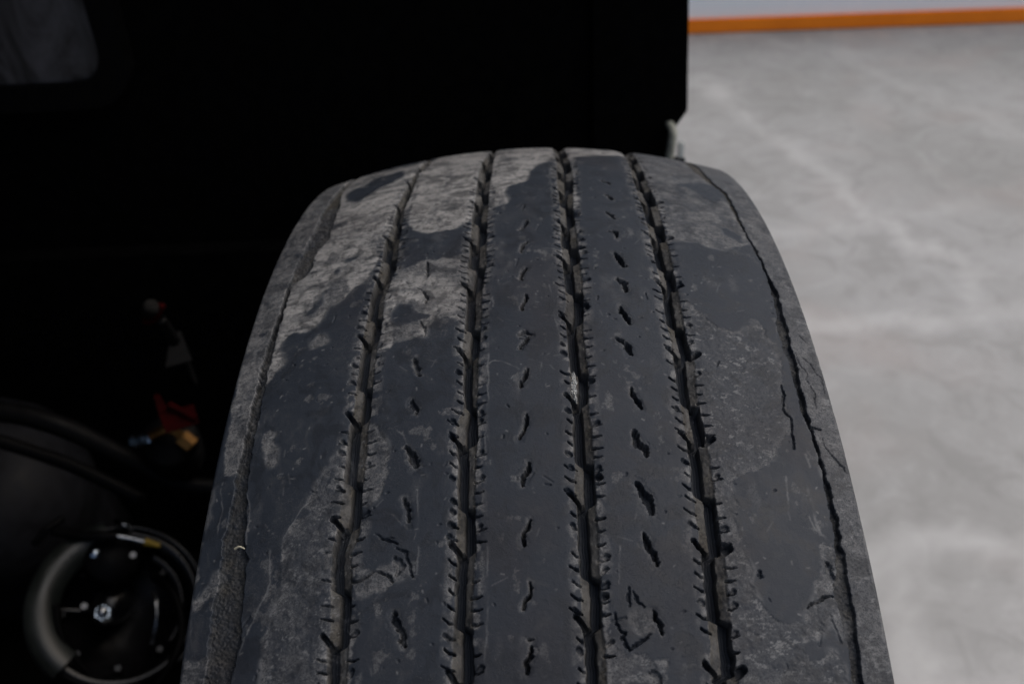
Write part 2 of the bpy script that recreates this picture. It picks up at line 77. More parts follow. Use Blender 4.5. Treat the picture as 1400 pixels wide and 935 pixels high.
def rubber():
    M, t, b = mat('worn_rubber', rough=.5, spec=.2); n = NB(t)
    at = t.nodes.new('ShaderNodeAttribute'); at.attribute_name = 'wear'
    sp = t.nodes.new('ShaderNodeSeparateColor'); n.l(at.outputs['Color'], sp.inputs[0])
    dust, mud, pale = sp.outputs[0], sp.outputs[1], sp.outputs[2]  # dust channel also carries the painted light tone
    # coordinates unrolled along the tread
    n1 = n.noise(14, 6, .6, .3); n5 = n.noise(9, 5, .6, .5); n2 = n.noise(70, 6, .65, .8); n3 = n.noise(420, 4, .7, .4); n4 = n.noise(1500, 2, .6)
    clean = n.mix(n.ramp(n1, .3, .7), (.0145, .0190, .0270), (.0195, .0245, .0330))
    clean = n.mix(n.math('MULTIPLY', n.ramp(n2, .55, .75), .35), clean, (.050, .053, .056))
    dc = n.mix(n.ramp(n2, .3, .7), (.150, .150, .149), (.265, .264, .260))
    dc = n.mix(n.math('MULTIPLY', n.ramp(n3, .52, .62), .7), dc, (.045, .045, .047))
    dc = n.mix(n.math('MULTIPLY', n.ramp(n4, .50, .38), n.ramp(dust, .25, .8, .75, .12)), dc, (.035, .035, .036))
    dc = n.mix(n.math('MULTIPLY', n.ramp(n4, .57, .68), n.ramp(dust, .25, .8, .6, .15)), dc, (.27, .27, .27))
    col = n.mix(dust, clean, dc)
    mc = n.mix(n.ramp(n3, .35, .65), (.024, .0225, .0190), (.066, .062, .053))
    mc = n.mix(n.math('MULTIPLY', n.ramp(n4, .50, .64), .75), mc, (.012, .011, .010))
    col = n.mix(mud, col, mc)
    col = n.mix(n.math('MULTIPLY', pale, .6), col, (.17, .175, .18))
    vo = t.nodes.new('ShaderNodeTexNoise'); vo.inputs['Scale'].default_value = 190; vo.inputs['Detail'].default_value = 2; vo.inputs['Distortion'].default_value = 3.0
    n.l(n.co, vo.inputs['Vector'])
    ridge = n.math('ABSOLUTE', n.math('SUBTRACT', vo.outputs['Fac'], .5), 0)
    zone = n.ramp(n.noise(26, 3, .6), .47, .60)
    sc_ = n.math('MULTIPLY', n.ramp(ridge, .0, .018, 1., 0.), zone)
    col = n.mix(n.math('MULTIPLY', sc_, .30), col, (.075, .080, .085))
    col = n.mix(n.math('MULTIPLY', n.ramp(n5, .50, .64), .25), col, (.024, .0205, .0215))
    col = n.mix(n.math('MULTIPLY', n.ramp(n2, .50, .40), .45), col, (.0105, .0125, .0160))
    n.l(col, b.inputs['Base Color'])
    r = n.math('ADD', n.math('MULTIPLY', dust, .27), n.ramp(n2, .3, .7, .50, .66))
    r = n.math('MINIMUM', n.math('ADD', r, n.math('MULTIPLY', mud, .35)), .95)
    n.l(r, b.inputs['Roughness'])
    w1 = n.bump(n3, .35, .0006, b)
    w2 = n.bump(sc_, .45, .0004, b, w1)
    n.bump(n4, .22, .00025, b, w2)
    return M
RUB = rubber()
def simple(name, col, rough, spec=.5, metal=0., nz=60, var=.35, bump=.1, bd=.001):
    M, t, b = mat(name, col, rough, spec, metal); n = NB(t)
    f = n.noise(nz, 5, .6)
    c2 = tuple(min(1, v*(1+var)) for v in col); c1 = tuple(v*(1-var) for v in col)
    n.l(n.mix(n.ramp(f, .3, .7), c1, c2), b.inputs['Base Color'])
    n.l(n.ramp(f, .3, .7, max(.03, rough-.08), min(1, rough+.1)), b.inputs['Roughness'])
    n.bump(n.noise(nz*5, 3), bump, bd, b); return M
BLK = simple('black_body_paint', (.0014, .0014, .0015), .7, .02)
PLA = simple('black_plastic', (.0016, .0016, .0018), .5, .06)
GLOSS = simple('gloss_black_paint', (.003, .003, .0035), .22, .25, nz=20, bump=.03)
DGREY = simple('dark_blue_grey_rubber', (.0065, .0068, .0085), .6, .12)
GREEN = simple('green_grey_casing', (.009, .0115, .0105), .45, .5, nz=25)
STEEL = simple('bright_steel', (.22, .23, .24), .25, .5, 1.)
CHROME = simple('zinc_plate', (.30, .35, .40), .22, .5, 1.)
BRASS = simple('brass', (.16, .085, .03), .45, .5, 1., nz=200)
RED = simple('red_paint', (.016, .0008, .001), .8, .03, nz=90)
YEL = simple('yellow_sleeve', (.26, .17, .01), .5)
RIM = simple('grey_rim_paint', (.30, .30, .31), .45, .5, nz=30)
GALV = simple('pale_bracket', (.20, .21, .18), .5, .3, nz=80)

# ------------------------------------------------------------------ mesh helpers
def link(name, me, m, parent=None, smooth=False):
    if m and not me.materials: me.materials.append(m)
    o = bpy.data.objects.new(name, me); C.objects.link(o)
    if parent: o.parent = parent
    if smooth:
        me.polygons.foreach_set('use_smooth', [True]*len(me.polygons))
    return o
def bm_obj(name, bm, m, parent=None, smooth=False):
    bmesh.ops.recalc_face_normals(bm, faces=bm.faces)
    me = bpy.data.meshes.new(name); bm.to_mesh(me); bm.free()
    return link(name, me, m, parent, smooth)
def add_box(bm, lo, hi, bev=0., M=None):
    r = bmesh.ops.create_cube(bm, size=1); vs = r['verts']
    for v in vs: v.co = Vector([(lo[i]+hi[i])/2+v.co[i]*(hi[i]-lo[i]) for i in range(3)])
    if bev:
        es = list({e for v in vs for e in v.link_edges})
        q = bmesh.ops.bevel(bm, geom=es, offset=bev, segments=2, affect='EDGES'); vs = q['verts']
    if M: bmesh.ops.transform(bm, matrix=M, verts=list(set(vs)))
def frame(p, axis, up=(0, 0, 1)):
    z = Vector(axis).normalized(); x = Vector(up).cross(z)
    if x.length < 1e-4: x = Vector((1, 0, 0))
    x.normalize(); y = z.cross(x)
    return Matrix.Translation(p) @ Matrix(((x.x, y.x, z.x), (x.y, y.y, z.y), (x.z, y.z, z.z))).to_4x4()
def lathe(bm, prof, M, n=48, arc=(0, 2*math.pi)):       # prof: (radius, height) along local z
    full = abs(arc[1]-arc[0]-2*math.pi) < 1e-6; k = n if full else n+1
    rows = []
    for r, h in prof:
        rows.append([bm.verts.new(M @ Vector((r*math.cos(arc[0]+(arc[1]-arc[0])*i/n), r*math.sin(arc[0]+(arc[1]-arc[0])*i/n), h))) for i in range(k)])
    for a, b in zip(rows, rows[1:]):
        for i in range(n):
            j = (i+1) % k
            try: bm.faces.new((a[i], a[j], b[j], b[i]))
            except ValueError: pass
def tube(bm, pts, r, n=12, r2=None):
    P = [Vector(p) for p in pts]; Q = []
    for i in range(len(P)-1):                            # Catmull-Rom
        a = P[max(i-1, 0)]; b = P[i]; c = P[i+1]; d = P[min(i+2, len(P)-1)]
        for k in range(8):
            t = k/8; Q.append(.5*((2*b)+(c-a)*t+(2*a-5*b+4*c-d)*t*t+(3*b-a-3*c+d)*t**3))
    Q.append(P[-1]); rows = []; up = Vector((.3, .2, 1)).normalized()
    for i, p in enumerate(Q):
        t = (Q[min(i+1, len(Q)-1)]-Q[max(i-1, 0)]).normalized()
        x = up.cross(t).normalized(); y = t.cross(x); rr = r if r2 is None else r+(r2-r)*i/(len(Q)-1)
        rows.append([bm.verts.new(p+(x*math.cos(2*math.pi*k/n)+y*math.sin(2*math.pi*k/n))*rr) for k in range(n)])
    for a, b in zip(rows, rows[1:]):
        for i in range(n): bm.faces.new((a[i], a[(i+1) % n], b[(i+1) % n], b[i]))
    bm.faces.new(rows[0]); bm.faces.new(rows[-1])
def prism(bm, poly, y0, y1, M=None):                     # outline in x,z extruded along y
    a = [bm.verts.new((x, y0, z)) for x, z in poly]; b = [bm.verts.new((x, y1, z)) for x, z in poly]
    n = len(poly); bm.faces.new(a); bm.faces.new(b[::-1])
    for i in range(n): bm.faces.new((a[i], b[i], b[(i+1) % n], a[(i+1) % n]))
    if M: bmesh.ops.transform(bm, matrix=M, verts=a+b)
def tag(o, label, cat=None, kind=None):
    if label: o['label'] = label
    if cat: o['category'] = cat
    if kind: o['kind'] = kind

# ------------------------------------------------------------------ floor and wall
def vnoise(shape, cell, seed):                           # smooth value noise on a grid, cell = (rows, cols) per feature
    g = np.random.default_rng(seed)
    ny, nx = int(shape[0]/cell[0])+3, int(shape[1]/cell[1])+3
    G = g.random((ny, nx))
    y = np.arange(shape[0])/cell[0]; x = np.arange(shape[1])/cell[1]
    yi = y.astype(int); xi = x.astype(int); fy = y-yi; fx = x-xi
    fy = fy*fy*(3-2*fy); fx = fx*fx*(3-2*fx)
    A = G[yi][:, xi]*(1-fx)+G[yi][:, xi+1]*fx; B = G[yi+1][:, xi]*(1-fx)+G[yi+1][:, xi+1]*fx
    return A*(1-fy)[:, None]+B*fy[:, None]
def fbm(shape, cell, seed, oct=4, gain=.5):
    o = np.zeros(shape); a = 1; s = 0
    for k in range(oct):
        o += a*vnoise(shape, (max(cell[0]/2**k, 1), max(cell[1]/2**k, 1)), seed+k*17); s += a; a *= gain
    return o/s
def seg_dist(X, Y, pts):
    d = np.full(X.shape, 1e9)
    for (x0, y0), (x1, y1) in zip(pts, pts[1:]):
        dx, dy = x1-x0, y1-y0; L = dx*dx+dy*dy+1e-9
        t = np.clip(((X-x0)*dx+(Y-y0)*dy)/L, 0, 1)
        d = np.minimum(d, np.hypot(X-x0-t*dx, Y-y0-t*dy))
    return d
def make_floor():
    xs = np.concatenate([np.linspace(-60, -3.1, 12), np.arange(-3, 5, .025), np.linspace(5.1, 60, 12)])
    ys = np.concatenate([np.linspace(-60, -2.1, 12), np.arange(-2, 5.5, .025), np.linspace(5.6, 60, 8)])
    X, Y = np.meshgrid(xs, ys)
    W1 = fbm(X.shape, (14, 14), 3, 5, .65)-.5; W2 = fbm(X.shape, (14, 14), 9, 5, .65)-.5
    Xw, Yw = X+W1*.35, Y+W2*.35
    m = np.zeros(X.shape)
    for wd, a, pts in ((.035, .9, [(.45, 3.45), (.621, 3.293), (.709, 3.054), (.853, 2.404), (.915, 2.13), (.994, 1.913), (1.078, 1.709), (1.137, 1.452), (1.5, 1.0)]),
                    (.035, .95, [(-.4, 1.5), (.365, 1.505), (.635, 1.496), (.9, 1.507), (1.157, 1.499), (2.2, 1.5)]),
                    (.045, 1., [(.1, .68), (.558, .70), (.683, .70), (.815, .69), (1.6, .72)]),
                    (.045, .5, [(.8, 4.0), (1.012, 3.721), (1.316, 3.375), (1.489, 2.968), (1.594, 2.535), (1.8, 1.8)]),
                    (.045, .5, [(.4, 2.0), (.721, 2.027), (.943, 2.078), (1.157, 2.034)]),
                    (.035, .8, [(.575, .674), (.578, .536), (.608, .459), (.66, .2)])):
        d = seg_dist(Xw, Yw, pts); m = np.maximum(m, a*np.exp(-(d/wd)**2)*(.5+.9*fbm(X.shape, (6, 6), 31)))
    m = np.maximum(m, 1.3*np.exp(-(((X-.69)/.06)**2+((Y-3.1)/.13)**2)))
    me = bpy.data.meshes.new('floor'); ny, nx = X.shape
    V = np.stack([X, Y, np.zeros_like(X)], -1).reshape(-1, 3)
    i = np.arange(ny*nx).reshape(ny, nx)
    F = np.stack([i[:-1, :-1], i[:-1, 1:], i[1:, 1:], i[1:, :-1]], -1).reshape(-1, 4)
    fill(me, V, F)
    a = me.attributes.new('stain', 'FLOAT', 'POINT'); a.data.foreach_set('value', m.ravel().astype(np.float32))
    M, t, b = mat('polished_concrete', rough=.55, spec=.4); n = NB(t)
    at = t.nodes.new('ShaderNodeAttribute'); at.attribute_name = 'stain'
    n1 = n.noise(1.6, 6, .6, .4); n2 = n.noise(7, 6, .65, 1.2); n3 = n.noise(90, 4, .6); n5 = n.noise(2.2, 4, .5, .5, (1, 1, 1))
    c = n.mix(n.ramp(n1, .32, .68), (.240, .241, .234), (.305, .306, .302))
    c = n.mix(n.math('MULTIPLY', n.ramp(n2, .5, .62), .5), c, (.205, .206, .200))
    c = n.mix(n.math('MULTIPLY', n.ramp(n2, .50, .30), .35), c, (.37, .37, .367))
    c = n.mix(n.math('MULTIPLY', n.ramp(n5, .52, .7), .5), c, (.290, .262, .248))
    c = n.mix(n.math('MULTIPLY', n.ramp(n3, .45, .75), .3), c, (.20, .20, .197))
    c = n.mix(n.math('MULTIPLY', at.outputs['Fac'], .45), c, (.46, .46, .455))
    n.l(c, b.inputs['Base Color']); n.l(n.ramp(n2, .3, .7, .42, .68), b.inputs['Roughness'])
    n.bump(n3, .15, .002, b)
    o = link('floor', me, M); tag(o, 'grey concrete floor with pale wandering filler lines', None, 'structure')
    return o
def fill(me, V, F, smooth=False):
    me.vertices.add(len(V)); me.vertices.foreach_set('co', V.astype(np.float32).ravel())
    me.loops.add(F.size); me.loops.foreach_set('vertex_index', F.astype(np.int32).ravel())
    me.polygons.add(len(F)); me.polygons.foreach_set('loop_start', (np.arange(len(F))*F.shape[1]).astype(np.int32))
    try: me.polygons.foreach_set('loop_total', np.full(len(F), F.shape[1], np.int32))
    except Exception: pass
    if smooth: me.polygons.foreach_set('use_smooth', np.ones(len(F), bool))
    me.update(calc_edges=True)
make_floor()

# wall: slightly turned, pale blue-grey paint above an orange kick band
wroot = bpy.data.objects.new('wall', None); C.objects.link(wroot)
wroot.location = (.7, 3.87, 0); wroot.rotation_euler = (0, 0, rad(-2.4))
tag(wroot, 'pale grey painted wall with an orange band along its foot behind the floor', 'wall')
M_, t_, b_ = mat('pale_wall_paint', rough=.6); n_ = NB(t_)
n_.l(n_.mix(n_.ramp(n_.noise(2.5, 5), .3, .7), (.88, .94, .95), (.92, .95, .96)), b_.inputs['Base Color'])
bm = bmesh.new(); add_box(bm, (-7, 0, .002), (9, .2, 1.25)); bm_obj('wall_face', bm, M_, wroot)
ORG = simple('orange_paint', (.98, .235, .003), .5, .4, nz=6, var=.08)
bm = bmesh.new(); add_box(bm, (-7, -.02, .003), (9, -.002, .064), .004); bm_obj('kick_band', bm, ORG, wroot)

# ------------------------------------------------------------------ the truck and its tyre
truck = bpy.data.objects.new('truck', None); C.objects.link(truck); truck.location = (0, 0, 0)
tag(truck, 'black truck seen close up wheel bay and its one worn ribbed tyre on concrete', 'truck')

RT = .52; CR = 1.04077                                    # tyre radius, crown curvature
XL, XR = -.1435, .1435
def make_tyre():
    E, N = D['E'], D['N']
    S0, S1, ds = -185., 300., .42
    sf = np.arange(S0, S1, ds)
    full = 2*math.pi*RT*1000
    sb = np.linspace(S1, S0+full, 240)[:-1]
    s = np.concatenate([sf, sb]); nf = len(sf)
    x = np.arange(XL*1000, XR*1000+.01, .41); x[-1] = XR*1000
    ns, nx = len(s), len(x)
    Sg, X = np.meshgrid(s, x, indexing='ij')
    sh = (ns, nx)
    def nz(cell, seed, oct=4, gain=.5): return fbm(sh, (cell[0]/ds, cell[1]/.41), seed, oct, gain)-.5
    # rib boundaries
    def edge(k, jit, seed):
        p = np.array(E[k]); ss, xx = p[:, 0], p[:, 1]
        s2, idx = np.unique(ss, return_index=True); xx = xx[idx]
        v = np.interp(s, s2, xx); ker = np.hanning(15); ker /= ker.sum()
        v2 = np.convolve(np.pad(v, 7, 'edge'), ker, 'valid')
        v2 = v2+jit*(fbm((ns, 2), (4/ds, 1), seed, 3)[:, 0]-.5)*2
        return v2
    eg = {k: edge(k, .5 if k[0] in '1234' else .9, 11+i) for i, k in enumerate(sorted(E))}
    depth = np.zeros(sh); dust = np.zeros(sh); mud = np.zeros(sh); pale = np.zeros(sh); level = np.full(sh, .7)
    warpS = nz((7, 7), 50, 5, .7)*7.0; warpX = nz((7, 7), 60, 5, .7)*7.0
    jigS = nz((2.2, 2.2), 55, 3, .6)*2.2; jigX = nz((2.2, 2.2), 65, 3, .6)*2.2
    sm = lambda v, a, b: (lambda t: t*t*(3-2*t))(np.clip((v-a)/(b-a), 0, 1))
    def window(pts, pad):
        p = np.array(pts); a, b = p.min(0)-pad, p.max(0)+pad
        i0, i1 = np.searchsorted(sf, [a[0], b[0]]); j0, j1 = np.searchsorted(x, [a[1], b[1]])
        return slice(max(i0, 0), min(i1, nf)), slice(max(j0, 0), min(j1, nx))
    # ---- scuffed (dusty) and smooth regions
    st = (X < eg['0L'][:, None]) & (Sg < 100); dust[st] = 1.; level[st] = .6
    for val, pts in D['POLY']:
        I, J = window(pts, 5)
        if I.stop <= I.start or J.stop <= J.start: continue
        a, b = Sg[I, J]+warpS[I, J]*.8+jigS[I, J]*.8, X[I, J]+warpX[I, J]*.8+jigX[I, J]*.8
        ins = np.zeros(a.shape, bool)
        for (s0, x0), (s1, x1) in zip(pts, pts[1:]+pts[:1]):
            if x0 == x1: continue
            c = (x0 > b) != (x1 > b)
            ins ^= c & (a < (s1-s0)*(b-x0)/(x1-x0)+s0)
        q = dust[I, J]; q[ins] = 1. if val > 0 else 0.
        if val > 0: q = level[I, J]; q[ins] = val  # level mixes real scuff with painted light: top paler, bottom and right darker
    # the unseen rest of the ring gets noise patches
    dust[nf:] = (nz((60, 60), 71)[nf:] > .02)
    def blur(a, r):
        for ax in (0, 1):
            p = [(0, 0), (0, 0)]; p[ax] = (r+1, r)
            c = np.cumsum(np.pad(a, p, 'edge'), axis=ax)
            a = (np.take(c, range(2*r+1, c.shape[ax]), ax)-np.take(c, range(0, c.shape[ax]-2*r-1), ax))/(2*r+1)
        return a
    level = blur(level, 9); db = blur(dust, 3); db = sm(db+nz((1.6, 2.4), 115, 4, .7)*.9, .25, .75); db2 = blur(dust, 5)
    rim = np.clip(4*db2*(1-db2), 0, 1)**2*sm(nz((12, 12), 80), -.05, .2)
    pale = np.maximum(pale, rim*.55*(1-db))
    # small random remnants: islands of scuff in smooth rubber and the reverse
    n_a = nz((9, 7), 90, 5, .6); n_b = nz((22, 12), 95, 5, .62)
    base = db
    dust_light = np.clip(base+(1-base)*(sm(n_a, .20, .23)*.32+sm(n_b, .12, .32)*.16)-base*sm(-n_b, .10, .2)*.55, 0, 1)
    ribn = sm(nz((2.5, 2.5), 99, 4, .6), -.1, .25)
    dust_light *= (.72+.28*ribn)*level*(1+.18*sm(level, .6, .85))
    # relief of the rib faces
    rough_lump = nz((5, 4), 101, 5, .62); fine = nz((1.1, 1.1), 110, 2)
    coarse = 1.4-level
    terr = np.round((nz((6, 7), 104, 5, .62)+.5)*11)/11-.5
    smear = sm(nz((2.6, 15), 107, 4, .6), .03, .17)
    dust_light *= 1-.25*base*sm(nz((12, 16), 112, 5, .65), .0, .14)*sm(level, .5, .8)
    dust_light *= 1-.45*smear*base*sm(level, .2, .8)-.5*base*sm(nz((4, 5), 108, 5, .72), .01, .07)*sm(coarse, .5, 1.1)
    pale = np.maximum(pale, base*.75*sm(nz((2.0, 3.4), 109, 5, .75), .12, .20)*(.4+coarse*.6))
    depth += base*(.25+.35*coarse*rough_lump+(.05+.15*coarse)*fine+.7*terr)
    # ---- lateral cross-ridges across the smooth ribs are absent: narrow grooves next
    e = {k: v[:, None] for k, v in eg.items()}
    region = np.zeros(sh, np.int8)                        # 0 groove
    bounds = [XL*1000-1, '0L', '0R', '1L', '1R', '2L', '2R', '3L', '3R', '4L', '4R', '5L', '5R', XR*1000+1]
    for i in range(7):
        a, b = bounds[2*i], bounds[2*i+1]
        A = e[a] if isinstance(a, str) else a; B = e[b] if isinstance(b, str) else b
        region[(X >= A) & (X <= B)] = i+1
    pitch = 48.6
    for k in '1234':
        L, R_ = e[k+'L'], e[k+'R']; Wd = R_-L
        no = list(N[k]); mi = list(N[k+'m'])
        while no[0] > s[0]-60: no.insert(0, no[0]-pitch)
        while mi[0] > no[0]+pitch*.8: mi.insert(0, mi[0]-pitch)
        while no[-1] < s[-1]+60: no.append(no[-1]+pitch)
        while mi[-1] < no[-1]-pitch*.2: mi.append(mi[-1]+pitch)
        # channel offset: 0 = left (after a notch), 1 = right (after the middle step)
        ev = sorted([(v, 0.) for v in no]+[(v, 1.) for v in mi])
        off = np.zeros(ns)
        xs_, ys_ = [], []
        prev = 1.-ev[0][1]
        for v, o in ev: xs_ += [v-.3, v+1.9]; ys_ += [prev, o]; prev = o
        off = np.interp(s, xs_, ys_)[:, None]
        cw = Wd*.50
        cl = L+.35+off*(Wd-cw-.7)+.25*(fbm((ns, 2), (5/ds, 1), ord(k), 3)[:, :1]-.5)*2; cr_ = cl+cw
        ins = sm(X, L-.25, L+.35)*(1-sm(X, R_-.35, R_+.25))
        # ledge slopes down to the channel
        tl = np.clip((X-L)/np.maximum(cl-L, .5), 0, 1); tr = np.clip((R_-X)/np.maximum(R_-cr_, .5), 0, 1)
        ledge = np.where(X < (cl+cr_)/2, 1.2+2.2*tl, 1.2+2.2*tr)
        chan = sm(X, cl-.25, cl+.25)*(1-sm(X, cr_-.25, cr_+.25))
        mid = np.exp(-((X-(cl+cr_)/2)/.45)**2)*1.0+np.exp(-((X-cl-cw*.22)/.3)**2)*.5
        g = ins*(ledge+chan*(9.2-ledge-mid))
        g += ins*(1-chan)*nz((2, 1), 140+ord(k), 3)*.8
        depth = np.where(ins > 0, np.maximum(depth*(1-ins), 0)+g, depth)
        mud = np.maximum(mud, ins*(.15+.80*(1-chan))*(.78+nz((9, 4), 150+ord(k), 4)*.9))
        dust_light = np.where(ins > .3, .55*(1-chan), dust_light)
        # shoulders of the groove are rounded and dull
        nearL = np.clip(1-(L-X)/5.5, 0, 1)*(X <= L); nearR = np.clip(1-(X-R_)/5.5, 0, 1)*(X >= R_)
        near = np.maximum(nearL, nearR)
        depth += near**2*.55*(region > 0)
        # bevel of the lip
        dust_light = np.maximum(dust_light, near*sm(nz((3.5, 3), 160+ord(k), 4), -.08, .12)*.62)
        # notches and teeth
        def stroke(pts, wd, dp, tip=None):
            nonlocal depth
            taper = tip is not None
            I, J = window(pts, wd+1.5)
            if I.stop <= I.start or J.stop <= J.start: return
            a, b = Sg[I, J]+warpS[I, J]*.18, X[I, J]+warpX[I, J]*.18
            a = a+jigS[I, J]*.35; b = b+jigX[I, J]*.35
            d = seg_dist(a, b, pts)
            L0 = math.hypot(pts[-1][0]-pts[0][0], pts[-1][1]-pts[0][1])+.01
            hw = wd*.5
            if taper:
                u = np.clip(((a-tip[0])**2+(b-tip[1])**2)**.5/L0, 0, 1); hw = wd*(.10+.42*u)
            v = dp*(1-sm(d, hw-.25, hw+.3))
            depth[I, J] = np.maximum(depth[I, J], v)
        eLs = lambda q: float(np.interp(q, s, eg[k+'L'])); eRs = lambda q: float(np.interp(q, s, eg[k+'R']))
        r = np.random.default_rng(ord(k)*7)
        for i, v in enumerate(no):
            if not S0+5 < v < S1-10: continue
            l, rr = eLs(v), eRs(v); W_ = rr-l
            stroke([(v-4.2, l-2.2), (v+1.6, l+W_*.28)], 2.0, 6.5); stroke([(v+1.2, l+W_*.2), (v+4, l+W_*.34)], 2.6, 7.2)
            if k == '4': stroke([(v-1.5, rr+2.2), (v+.8, rr-1.0)], 3.6, 5.5)
            if k == '3': stroke([(v-12, rr+1.6), (v-12.5, rr-.5)], 3.4, 4.5)
            nxt = no[i+1] if i+1 < len(no) else v+pitch
            for j in range(1, 9):
                q = v+(nxt-v)*(j/8.8)+r.normal(0, .35)
                if q < -125 and r.random() < .6: continue
                ll = eLs(q)
                if r.random() < .86:
                    ln = r.uniform(2.4, 4.6)
                    stroke([(q-ln*.16-(1.2 if k in '234' else -.3), ll-ln), (q, ll-ln*.4), (q+.2, ll+.4)], r.uniform(.8, 1.25), r.uniform(2.6, 4.2), (q-ln*.16, ll-ln))
                if r.random() < .25:                        # torn pit beside a tooth
                    stroke([(q-1.5, ll-r.uniform(2, 3.5)), (q-.4, ll-1.6)], r.uniform(1.6, 2.4), 1.8)
                q += r.normal(1.2, .3); rr = eRs(q)
                if r.random() < .86:
                    ln = r.uniform(2.0, 4.4)
                    stroke([(q-.2, rr+ln), (q+.25, rr+ln*.5), (q, rr-.3)], r.uniform(.8, 1.35), r.uniform(2.6, 4.2), (q-.2, rr+ln))
                if r.random() < .3:
                    stroke([(q-1.6, rr+r.uniform(1.4, 3)), (q, rr+.6)], r.uniform(1.5, 2.3), 2.0)
    # ---- shoulder grooves, torn and gritty
    for k, dp in (('0', 4.6), ('5', 3.1)):
        L, R_ = e[k+'L'], e[k+'R']; Wd = R_-L
        jag = nz((2.2, 6), 200+ord(k), 4, .65)*(1.7 if k == '0' else .25+.6*sm(Sg, 80, 180))
        ins = sm(X+jag, L-.3, L+.4)*(1-sm(X+jag*(.35 if k == '0' else 1.), R_-.4, R_+.3))
        dd = dp*np.clip(.40+2.2/np.maximum(Wd, 1.), .40, 1.15)
        grit = nz((.9, .9), 210+ord(k), 2, .7)*1.35+nz((6, 3), 215+ord(k), 3)*1.2
        flat = sm(-Sg, 55, 85) if k == '0' else sm(-Sg, -60, 30)
        depth = np.where(ins > 0, np.maximum(depth*(1-ins), 0)+ins*np.maximum(dd*(1-(.35 if k == '0' else .6)*flat)+grit*(1-.8*flat), .6), depth)
        mud = np.maximum(mud*(1-ins), ins*np.clip(.45+.5*flat+nz((6, 5), 220+ord(k), 4)*.9, 0, 1))
        dust_light = np.where(ins > .3, .0, dust_light)
    st = sm(X, e['5R']+.2, e['5R']+1.5)
    blot = sm(nz((9, 7), 230, 5, .6), -.15, .2)
    dust_light = np.maximum(dust_light*(1-st), st*(.20+.13*blot)); depth -= st*(1-np.clip((x[-1]-X)/1.8, 0, 1))*0  # clean right strip painted paler, for light falling on that side
    # ---- sipes, cracks and torn chunks read off the tyre
    for wd, dp, pts in D['CT']:
        I, J = window(pts, wd+3)
        if I.stop <= I.start or J.stop <= J.start: continue
        amp = .35 if wd < 1.8 else .42
        j_ = .8 if wd < 1.8 else 1.1
        a, b = Sg[I, J]+warpS[I, J]*amp+jigS[I, J]*j_, X[I, J]+warpX[I, J]*amp+jigX[I, J]*j_
        d = seg_dist(a, b, pts)
        e0 = np.hypot(a-pts[0][0], b-pts[0][1]); e1 = np.hypot(a-pts[-1][0], b-pts[-1][1])
        w2 = (wd*.62 if wd > 1.8 else wd*.72)*(.45+.65*np.clip(np.minimum(e0, e1)/3.0, 0, 1))
        v = dp*(1-sm(d, w2*.5-.25, w2*.5+.35))
        depth[I, J] = np.maximum(depth[I, J], v)
        if wd > 1.4 and dp > 1.5:                           # dished, dull surround
            hal = 1-sm(d+warpS[I, J]*.5, w2*.5, w2*.5+2.0)
            depth[I, J] += hal*.30
            q = dust_light[I, J]; np.maximum(q, hal*.40*sm(warpS[I, J], -1.5, 1), out=q)
    for wd, pts in D['SC']:
        I, J = window(pts, 3)
        if I.stop <= I.start or J.stop <= J.start: continue
        d = seg_dist(Sg[I, J]+warpS[I, J]*.35, X[I, J]+warpX[I, J]*.35, pts)
        v = (1-sm(d, wd*.2, wd*.9))*(.10+.9*sm(n_a[I, J], -.08, .12))*.55
        q = pale[I, J]; np.maximum(q, v*(region[I, J] > 0), out=q)
        depth[I, J] -= v*.12
    # random nicks
    r = np.random.default_rng(5)
    for _ in range(900):
        q, xx = r.uniform(-150, 280), r.uniform(-140, 140)
        i, j = int((q-S0)/ds), int((xx-x[0])/.41)
        if not (0 < i < nf-1 and 0 < j < nx-1) or region[i, j] == 0: continue
        an = r.uniform(0, math.pi); ln = r.uniform(.2, 1.5) if r.random() < .85 else r.uniform(2, 7)
        pts = [(q, xx), (q+ln*math.sin(an), xx+ln*math.cos(an))]
        I, J = window(pts, 1.5)
        if I.stop <= I.start or J.stop <= J.start: continue
        d = seg_dist(Sg[I, J], X[I, J], pts)
        if r.random() < .28: depth[I, J] = np.maximum(depth[I, J], r.uniform(.2, .7)*(1-sm(d, .2, .6)))
        else:
            qv = pale[I, J]; np.maximum(qv, (r.uniform(.3, .9) if ln < 2 else .3)*(1-sm(d, .12, .5)), out=qv)
    for q, xx in ((-93, -69), (-97, -73), (-101, -76), (66, 86), (120, 95), (112, -83)):   # bright chips
        I, J = window([(q, xx)], 2); d = np.hypot(Sg[I, J]-q, X[I, J]-xx)
        np.maximum(pale[I, J], 1.2*(1-sm(d, .3, .8)), out=pale[I, J])
    mud = np.clip(mud, 0, 1); mud[nf:] = np.clip(mud[nf:], 0, 1)
    # ---- outer edge lip
    ed = np.minimum(X-x[0], x[-1]-X)
    depth += np.clip(1-ed/1.6, 0, 1)**2*1.0
    depth[nf:] = np.minimum(depth[nf:], 8)
    # ---- to world (tyre centre on the z axis at RT)
    Rad = RT-CR*(X/1000)**2-depth/1000
    th = Sg/1000/RT
    P = np.stack([X/1000, -Rad*np.sin(th), Rad*np.cos(th)], -1)
